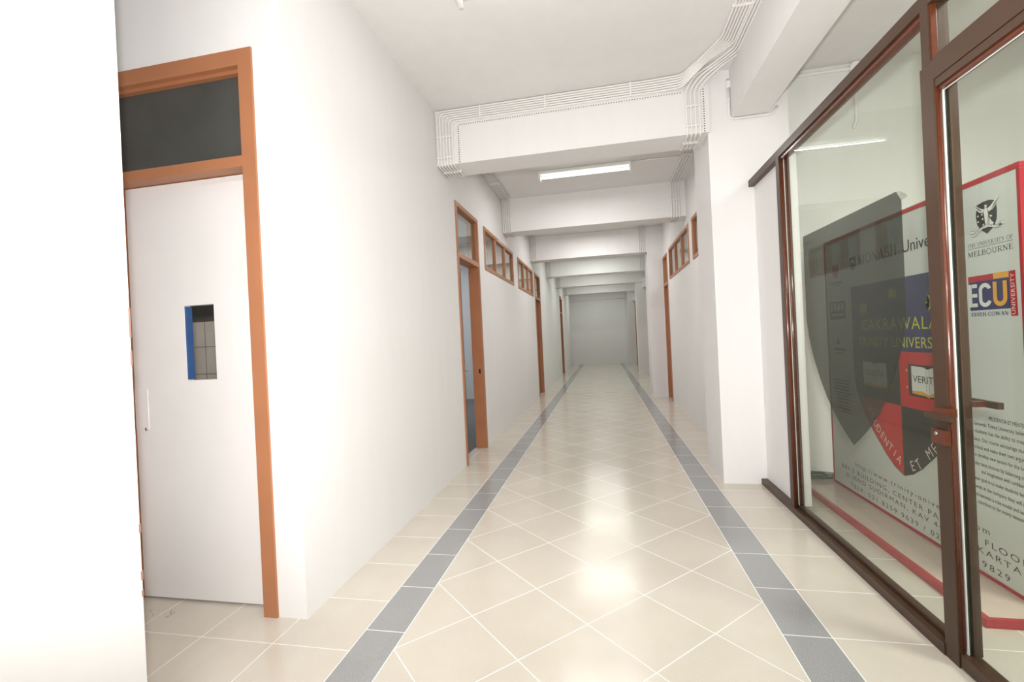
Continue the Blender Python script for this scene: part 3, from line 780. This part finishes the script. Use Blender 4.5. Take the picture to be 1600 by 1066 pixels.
# central shield
SL, SR, SM = 4.062, 2.930, 3.499
ZT, ZBLUE, ZROW, ZTIP = 1.688, 1.205, .843, .381
def half_curve(side):
    pts = [(.565, 1.04), (.548, .93), (.515, .84), (.465, .765), (.375, .655), (.335, .61), (.262, .545), (.175, .47), (.085, .412), (.0, ZTIP)]
    return [(SM + side * a, z) for a, z in pts]
def clip(poly_, zlo, zhi):
    out = poly_
    for sgn, lim in ((1, zlo), (-1, -zhi)):
        res = []
        for a, b in zip(out, out[1:] + out[:1]):
            ia, ib = sgn * a[1] >= lim, sgn * b[1] >= lim
            if ia: res.append(a)
            if ia != ib:
                tt = (sgn * lim - a[1]) / (b[1] - a[1]); res.append((a[0] + tt * (b[0] - a[0]), sgn * lim))
        out = res
    return out
hl = [(SM, ZBLUE), (SL, ZBLUE)] + half_curve(1); hr = [(SM, ZBLUE), (SM - .565, ZBLUE)] + half_curve(-1)
S = decal('shield', [[(SL, ZT), (SL, ZBLUE), (SM - .565, ZBLUE), (SM - .565, ZT)]], M['ink_blue'], T, 1, label='navy top of the printed shield')
decal('red_quarter', [clip(hl, 0, ZROW), clip(hr, ZROW, 9)], M['ink_red'], S, 1, label='red quarters of the printed shield')
decal('black_quarter', [clip(hl, ZROW, 9), clip(hr, 0, ZROW)], M['ink_charcoal'], S, 1, label='charcoal quarters of the printed shield')
edge = []
for sd in (1, -1):
    hc = [(SM + sd * .565, ZBLUE)] + half_curve(sd)
    for a, b in zip(hc, hc[1:]):
        edge.append([a, b, (b[0] + sd * .006, b[1] - .004), (a[0] + sd * .006, a[1] - .002)])
decal('shield_outline', edge, M['ink_grey'], S, 1.5)
def star(cyy, cz, r, n=8, k=.42, a0=90):
    return [(cyy + (r if i % 2 == 0 else r * k) * math.cos(math.radians(a0 + i * 180 / n)), cz + (r if i % 2 == 0 else r * k) * math.sin(math.radians(a0 + i * 180 / n))) for i in range(2 * n)]
for cyy, cz, r in ((3.897, 1.512, .058), (3.538, 1.592, .055), (3.150, 1.508, .074)):
    decal('star', [star(cyy, cz, r)], M['ink_yellow'], S, 2, label='yellow eight-pointed star')
lettering([('CAKRAWALA', 3.930, 3.118, 1.350, 1.432, 1.12), ('TRINITY UNIVERSITY', 3.985, 3.02, 1.232, 1.303, 1.02)], M['ink_yellow'], S, 2, label='yellow shield lettering')
for yl, yr, word, wl, wr in ((3.930, 3.638, 'SCIENTIA', 3.897, 3.668), (3.375, 3.075, 'VERITAS', 3.362, 3.095)):
    ym = (yl + yr) / 2
    bk = decal('book', [[(yl + .034, 1.126), (yl + .034, .924), (yr - .034, .924), (yr - .034, 1.126)]], M['ink_charcoal'], S, 2, label='printed open book reading ' + word)
    decal('gold_edge', [[(yl, .960), (yl, .940), (ym + .02, .936), (ym, .928), (ym - .02, .936), (yr, .940), (yr, .960)]], M['ink_gold'], bk, 3)
    decal('pages', [[(yl, 1.116), (yl, .958), (ym + .05, .962), (ym, .948), (ym - .05, .962), (yr, .958), (yr, 1.116), (ym - .04, 1.114), (ym, 1.100), (ym + .04, 1.114)]], M['ink_white'], bk, 4)
    decal('page_lines', [[(ym + .012, 1.10), (ym + .012, .955), (ym + .014, .955), (ym + .014, 1.10)], [(ym - .012, 1.10), (ym - .012, .955), (ym - .014, .955), (ym - .014, 1.10)]], M['ink_grey'], bk, 5)
    lettering([(word, wl, wr, 1.015, 1.060)], M['ink_black'], bk, 5)
    for dz in (.975, 1.085):
        for yy in (yl + .048, yr - .048):
            decal('clasp', [star(yy, dz, .009, 6, .9)], M['ink_gold'], bk, 3)
def arc_text(bm, s, path, size, layer):
    """letters along a polyline of (y,z) in reading order, baseline on the path, upright side to the left of travel"""
    segs = [(Vector(a), Vector(b)) for a, b in zip(path, path[1:])]
    L = sum((b - a).length for a, b in segs); n = len(s)
    for i, ch in enumerate(s):
        if ch == ' ': continue
        d = L * (i + .5) / n
        for a, b in segs:
            l = (b - a).length
            if d <= l: break
            d -= l
        c = a + (b - a) * (d / l); tdir = (b - a).normalized()
        me = text_mesh(ch); xs = [v.co.x for v in me.vertices]; xm = (min(xs) + max(xs)) / 2
        k = size / .729
        # reading direction in (y,z); "up" is the reading direction turned +90 deg as seen from the front
        up = Vector((tdir.y, -tdir.x))      # seen from the corridor y is mirrored
        vs = []
        for v in me.vertices:
            q = c + tdir * ((v.co.x - xm) * k * .85) + up * (v.co.y * k)
            vs.append(bm.verts.new((BX - .0008 * layer, q.x, q.y)))
        for p in me.polygons:
            try: bm.faces.new([vs[j] for j in p.vertices])
            except ValueError: pass
        bpy.data.meshes.remove(me)
bm = bmesh.new()
def inset(sd, lst, d=.028):
    return [(SM + sd * (a - d), z + d * .55) for a, z in lst]
pl = [(3.905, .760), (3.80, .625), (3.70, .545), (3.60, .478), (3.535, .436)]
arc_text(bm, 'PRUDENTIA', pl, .060, 2)
link_mesh('motto_lettering', bm, M['ink_pink'], S); bm = bmesh.new()
arc_text(bm, 'ET MENTE', [(3.425, .424), (3.331, .468), (3.275, .517), (3.17, .613), (3.09, .72), (3.03, .82)], .068, 2)
link_mesh('motto_lettering', bm, M['ink_pink'], S)
# heading with its small crest
bm = bmesh.new()
serif_text(bm, 'MONASH', 3.940, 3.470, 1.843, 1.916, 2)
link_mesh('heading_lettering', bm, M['ink_black'], T); bm = bmesh.new()
add_text(bm, 'University', 3.412, 2.955, 1.843, 1.922, 2)
link_mesh('heading_lettering', bm, M['ink_black'], T)
cr = decal('crest', [[(4.062, 1.918), (4.062, 1.86), (4.045, 1.83), (4.018, 1.812), (3.99, 1.83), (3.972, 1.86), (3.972, 1.918)]], M['ink_navy'], T, 1, label='small navy crest beside the heading')
decal('crest_chevron', [[(4.055, 1.85), (4.017, 1.885), (3.98, 1.85), (3.98, 1.862), (4.017, 1.9), (4.055, 1.862)], [(4.024, 1.84), (4.017, 1.826), (4.010, 1.84), (4.017, 1.852)]], M['ink_white'], cr, 2)
# bottom address lines
lettering([('http://www.trinity-university.com', 4.110, 2.814, .270, .304, 1.35),
           ('BRI 2 BUILDING, CENTER PARK 8TH FLOOR', 4.325, 2.585, .206, .240, 1.30),
           ('JL.JEND SUDIRMAN, KAV 44-46 JAKARTA', 4.266, 2.633, .153, .186, 1.30),
           ('TELP: 021 8259 9639 / 021 8259 9829', 4.198, 2.701, .085, .119, 1.40)], M['ink_grey'], T, 1, label='address lines in grey capitals')
# right column: round-topped shield with winged figure, then blue and red block logo
lg = decal('crest', [[(2.803, 1.980), (2.765, 1.987), (2.725, 1.988), (2.687, 1.975), (2.681, 1.93), (2.684, 1.885), (2.702, 1.85), (2.745, 1.822), (2.785, 1.85), (2.805, 1.88), (2.812, 1.925)]], M['ink_black'], T, 1, label='black shield crest with a white winged figure')
fig = [[(2.752, 1.955), (2.742, 1.955), (2.732, 1.93), (2.728, 1.905), (2.714, 1.88), (2.700, 1.868), (2.712, 1.858), (2.752, 1.855), (2.756, 1.90), (2.760, 1.93)],
       [(2.753, 1.968), (2.741, 1.968), (2.739, 1.957), (2.754, 1.957)],
       [(2.755, 1.948), (2.775, 1.955), (2.818, 1.985), (2.812, 1.965), (2.800, 1.950), (2.786, 1.938), (2.764, 1.932)],
       [(2.738, 1.948), (2.718, 1.956), (2.670, 1.995), (2.676, 1.972), (2.688, 1.952), (2.704, 1.938), (2.730, 1.930)],
       [(2.734, 1.915), (2.712, 1.908), (2.708, 1.902), (2.735, 1.902)]]
decal('winged_figure', fig, M['ink_white'], lg, 2)
decal('feather_lines', [[(2.665 + .006 * i, 1.99 - .009 * i), (2.70 + .004 * i, 1.957 - .006 * i), (2.70 + .004 * i, 1.955 - .006 * i), (2.665 + .006 * i, 1.988 - .009 * i)] for i in range(4)] +
      [[(2.816 - .006 * i, 1.98 - .008 * i), (2.78 - .004 * i, 1.955 - .005 * i), (2.78 - .004 * i, 1.953 - .005 * i), (2.816 - .006 * i, 1.978 - .008 * i)] for i in range(4)] +
      [[(2.735 - .006 * i, 1.90), (2.742 - .008 * i, 1.86), (2.744 - .008 * i, 1.86), (2.737 - .006 * i, 1.90)] for i in range(3)], M['ink_black'], lg, 3)
decal('crest_stars', [star(a, b, .0065, 5, .6) for a, b in ((2.797, 1.922), (2.772, 1.925), (2.768, 1.902), (2.797, 1.893), (2.765, 1.872))], M['ink_white'], lg, 2)
rib = [(2.838, 1.822), (2.815, 1.826), (2.79, 1.842), (2.765, 1.852), (2.735, 1.855), (2.71, 1.848), (2.69, 1.84), (2.655, 1.842)]
top = [(a, b + .014) for a, b in rib]
decal('ribbon', [rib + top[::-1], [(2.845, 1.857), (2.845, 1.842), (2.822, 1.838), (2.822, 1.853)], [(2.640, 1.868), (2.644, 1.85), (2.668, 1.845), (2.668, 1.86)]], M['ink_white'], lg, 4)
ln = []
for pth in (rib, top, [(2.845, 1.857), (2.845, 1.842), (2.822, 1.838), (2.822, 1.853), (2.845, 1.857)], [(2.640, 1.868), (2.644, 1.85), (2.668, 1.845), (2.668, 1.86), (2.640, 1.868)]):
    for a, b in zip(pth, pth[1:]): ln.append([a, b, (b[0], b[1] - .0018), (a[0] , a[1] - .0018)])
decal('ribbon_outline', ln, M['ink_grey'], lg, 5)
bm = bmesh.new(); arc_text(bm, 'POSTERA CRESCAM LAUDE', [(a, b + .003) for a, b in rib], .007, 5); link_mesh('ribbon_lettering', bm, M['ink_grey'], lg)
bm = bmesh.new()
serif_text(bm, 'THE UNIVERSITY OF', 2.876, 2.599, 1.771, 1.790, 1, bold=.9)
serif_text(bm, 'MELBOURNE', 2.876, 2.601, 1.721, 1.748, 1)
poly(bm, [(2.876, 1.7635), (2.876, 1.7615), (2.600, 1.7615), (2.600, 1.7635)], 1)
link_mesh('logo_lettering', bm, M['ink_black'], T)
lg = decal('logo_block', [[(2.880, 1.590), (2.874, 1.440), (2.628, 1.440), (2.630, 1.590)]], M['ink_navy'], T, 1, label='navy, red and gold block logo')
decal('logo_band', [[(2.881, 1.619), (2.880, 1.588), (2.719, 1.588), (2.720, 1.619)], [(2.631, 1.619), (2.626, 1.403), (2.588, 1.403), (2.594, 1.619)]], M['ink_crimson'], lg, 2)
decal('logo_gold_band', [[(2.720, 1.6195), (2.719, 1.591), (2.631, 1.591), (2.631, 1.6195)]], M['ink_gold'], lg, 3)
E_ = [[(2.880, 1.577), (2.880, 1.458), (2.857, 1.458), (2.857, 1.577)]] + [[(2.860, z + .010), (2.860, z - .009), (2.822, z - .009), (2.822, z + .010)] for z in (1.567, 1.517, 1.467)]
def cu(cyy, cz, ry, rz, a0, a1, th):
    o = arc(cyy, cz, ry, rz, a0, a1, 18); i_ = arc(cyy, cz, ry - th, rz - th, a0, a1, 18)
    return [[o[k], o[k + 1], i_[k + 1], i_[k]] for k in range(18)]
c_ = cu(2.773, 1.540, .039, .037, 15, 180, .021) + cu(2.773, 1.492, .039, .037, 180, 345, .021) + [[(2.734, 1.540), (2.734, 1.492), (2.755, 1.492), (2.755, 1.540)]]
c_ = [[(2 * 2.773 - a, b) for a, b in q] for q in c_]
decal('logo_letters', E_ + c_, M['ink_white'], lg, 3)
uu = cu(2.683, 1.494, .041, .040, 180, 360, .023) + [[(2.724, 1.577), (2.724, 1.494), (2.701, 1.494), (2.701, 1.577)], [(2.665, 1.577), (2.665, 1.494), (2.642, 1.494), (2.642, 1.577)]]
decal('logo_gold_letter', uu, M['ink_gold'], lg, 3)
bm = bmesh.new(); serif_text(bm, 'EDITH COWAN', 2.867, 2.640, 1.410, 1.428, 2, bold=1.5); link_mesh('logo_lettering', bm, M['ink_navy'], lg)
bm = bmesh.new()
me = text_mesh('UNIVERSITY', 1.12); xs = [v.co.x for v in me.vertices]; x0, x1 = min(xs), max(xs)
vs = [bm.verts.new((BX - .0008 * 3, 2.600 + (v.co.y / .729) * .022, 1.411 + (v.co.x - x0) / (x1 - x0) * .195)) for v in me.vertices]
for p in me.polygons: bm.faces.new([vs[i] for i in p.vertices])
link_mesh('vertical_lettering', bm, M['ink_white'], lg)
para = ['PRUDENTIA ET MENTE', 'Cakrawala Trinity University believes', 'each students has the ability to create a', 'masterpiece. Our course encourage student', 'to be critical and make their own argument', 'to develop new system for the future.',
        'They make best choices by balancing reality', 'and imagination with confidence.', 'Our main goal is to make students become', 'jewels in the company they will work', 'and become a role model and lead to', 'contribute to the society extensively.']
zs = [.873, .835, .795, .752, .710, .668, .623, .584, .541, .497, .455, .418]
wd = [(2.786, 2.586), (2.897, 2.562), (2.930, 2.553), (2.960, 2.553), (2.948, 2.553), (2.893, 2.556), (2.958, 2.553), (2.850, 2.575), (2.945, 2.553), (2.905, 2.560), (2.905, 2.563), (2.880, 2.575)]
lettering([(s, a, b, z, z + .021) for s, (a, b), z in zip(para, wd, zs)], M['ink_grey'], T, 1, name='paragraph_lettering', label='small grey paragraph in the right column')
# left column, seen through the film: crest, dark block, small mark, unreadable lines
decal('crest', [[(4.34, 1.90), (4.34, 1.83), (4.29, 1.78), (4.24, 1.83), (4.24, 1.90)]], M['ink_crimson'], T, 1)
decal('crest_caption', [[(4.40, 1.752), (4.40, 1.742), (4.18, 1.742), (4.18, 1.752)], [(4.36, 1.73), (4.36, 1.722), (4.22, 1.722), (4.22, 1.73)]], M['ink_grey'], T, 1)
lb = decal('logo_block', [[(4.417, 1.594), (4.413, 1.440), (4.157, 1.448), (4.157, 1.590)]], M['ink_grey'], T, 1, label='dark block logo on the left column')
decal('logo_bars', [[(4.40 - .06 * i, 1.575), (4.40 - .06 * i, 1.515), (4.365 - .06 * i, 1.515), (4.365 - .06 * i, 1.575)] for i in range(4)] + [[(4.39, 1.49), (4.39, 1.475), (4.18, 1.475), (4.18, 1.49)]], M['board'], lb, 2)
decal('red_mark', [star(4.295, 1.26, .035, 5, .6)], M['ink_crimson'], T, 1)
decal('mark_caption', [[(4.373, 1.205), (4.373, 1.185), (4.19, 1.185), (4.19, 1.205)], [(4.34, 1.17), (4.34, 1.158), (4.23, 1.158), (4.23, 1.17)]], M['ink_grey'], T, 1)
bars = []
random.seed(3)
for i in range(11):
    z = .94 - .026 * i; e0 = 4.40 - random.random() * .05; e1 = 4.10 + random.random() * .06; q = e0
    while q > e1:
        l = .015 + random.random() * .035; bars.append([(q, z + .006), (q, z - .006), (max(q - l, e1), z - .006), (max(q - l, e1), z + .006)]); q -= l + .008
decal('paragraph_lines', bars, M['ink_grey'], T, 1)

# low platform below the board
P = thing('display_platform', 'low pale platform with red edge behind the glass, under the sign board', 'platform', (2.2, 3.45, 0))
boxes('deck', [((1.66, 2.462, 0.004), (2.9, 4.69, .040))], M['plat_top'], P, .002)
boxes('red_edging', [((1.630, 2.440, 0), (1.6605, 4.69, .0405)), ((1.6605, 2.440, 0), (2.9, 2.4625, .0405))], M['red_edge'], P, .003)

# perforated film shield on the inner side of the pane
fx = GX + .0055
out = [(3.512, 2.016), (2.482, 2.012), (2.446, 1.962), (2.446, 1.44), (2.468, 1.34), (2.503, 1.245), (2.555, 1.135), (2.617, 1.03), (2.70, .925), (2.80, .83), (2.90, .75), (2.964, .704),
       (3.03, .745), (3.11, .80), (3.19, .868), (3.27, .950), (3.35, 1.055), (3.43, 1.19), (3.485, 1.32), (3.512, 1.44)]
bm = bmesh.new()
bm.faces.new([bm.verts.new((fx, a, b)) for a, b in out])
F = link_mesh('shield_sticker', bm, M['film'])
tag(F, 'dark grey perforated shield-shaped film stuck inside the partition glass', 'window film')
bm = bmesh.new()
v = [bm.verts.new(q) for q in ((fx + .001, 2.482, 2.012), (fx + .001, 2.446, 1.962), (fx + .014, 2.425, 1.972), (fx + .018, 2.446, 1.990), (fx + .010, 2.47, 2.010))]
bm.faces.new(v); link_mesh('peeling_corner', bm, plain('film_back', rgb(150, 147, 140), .5), F)

# loose coil of cable on the floor inside
bm = bmesh.new(); pts = []
for k in range(120):
    a = k / 120 * 2 * math.pi * 5
    rr = .12 + .03 * math.sin(a * .37 + 1); pts.append((1.80 + rr * 1.35 * math.cos(a) + .03 * math.sin(a * .2), 4.56 + rr * .62 * math.sin(a), .050 + .006 * (k / 24) + .003 * math.sin(a * 1.7)))
pts += [(1.70, 4.50, .048), (1.68, 4.46, .047)]
tube(bm, pts, .005, 6); cable = link_mesh('cable_coil', bm, M['cable'])
tag(cable, 'loose coil of dark cable on the platform behind the first partition post', 'cable')
# small dust and mortar crumbs by the left door
bm = bmesh.new(); random.seed(5)
for k in range(30):
    x = -2.65 + random.random() * .3; y = 2.10 - random.random() * .06; s = .0015 + random.random() * .003
    bmesh.ops.create_icosphere(bm, subdivisions=1, radius=s, matrix=Matrix.Translation((x, y, s * .6)))
o = link_mesh('mortar_crumbs', bm, plain('grey_crumbs', rgb(170, 160, 146), .9)); o['kind'] = 'stuff'; o['label'] = 'pale mortar crumbs on the floor before the left door'; o['category'] = 'debris'
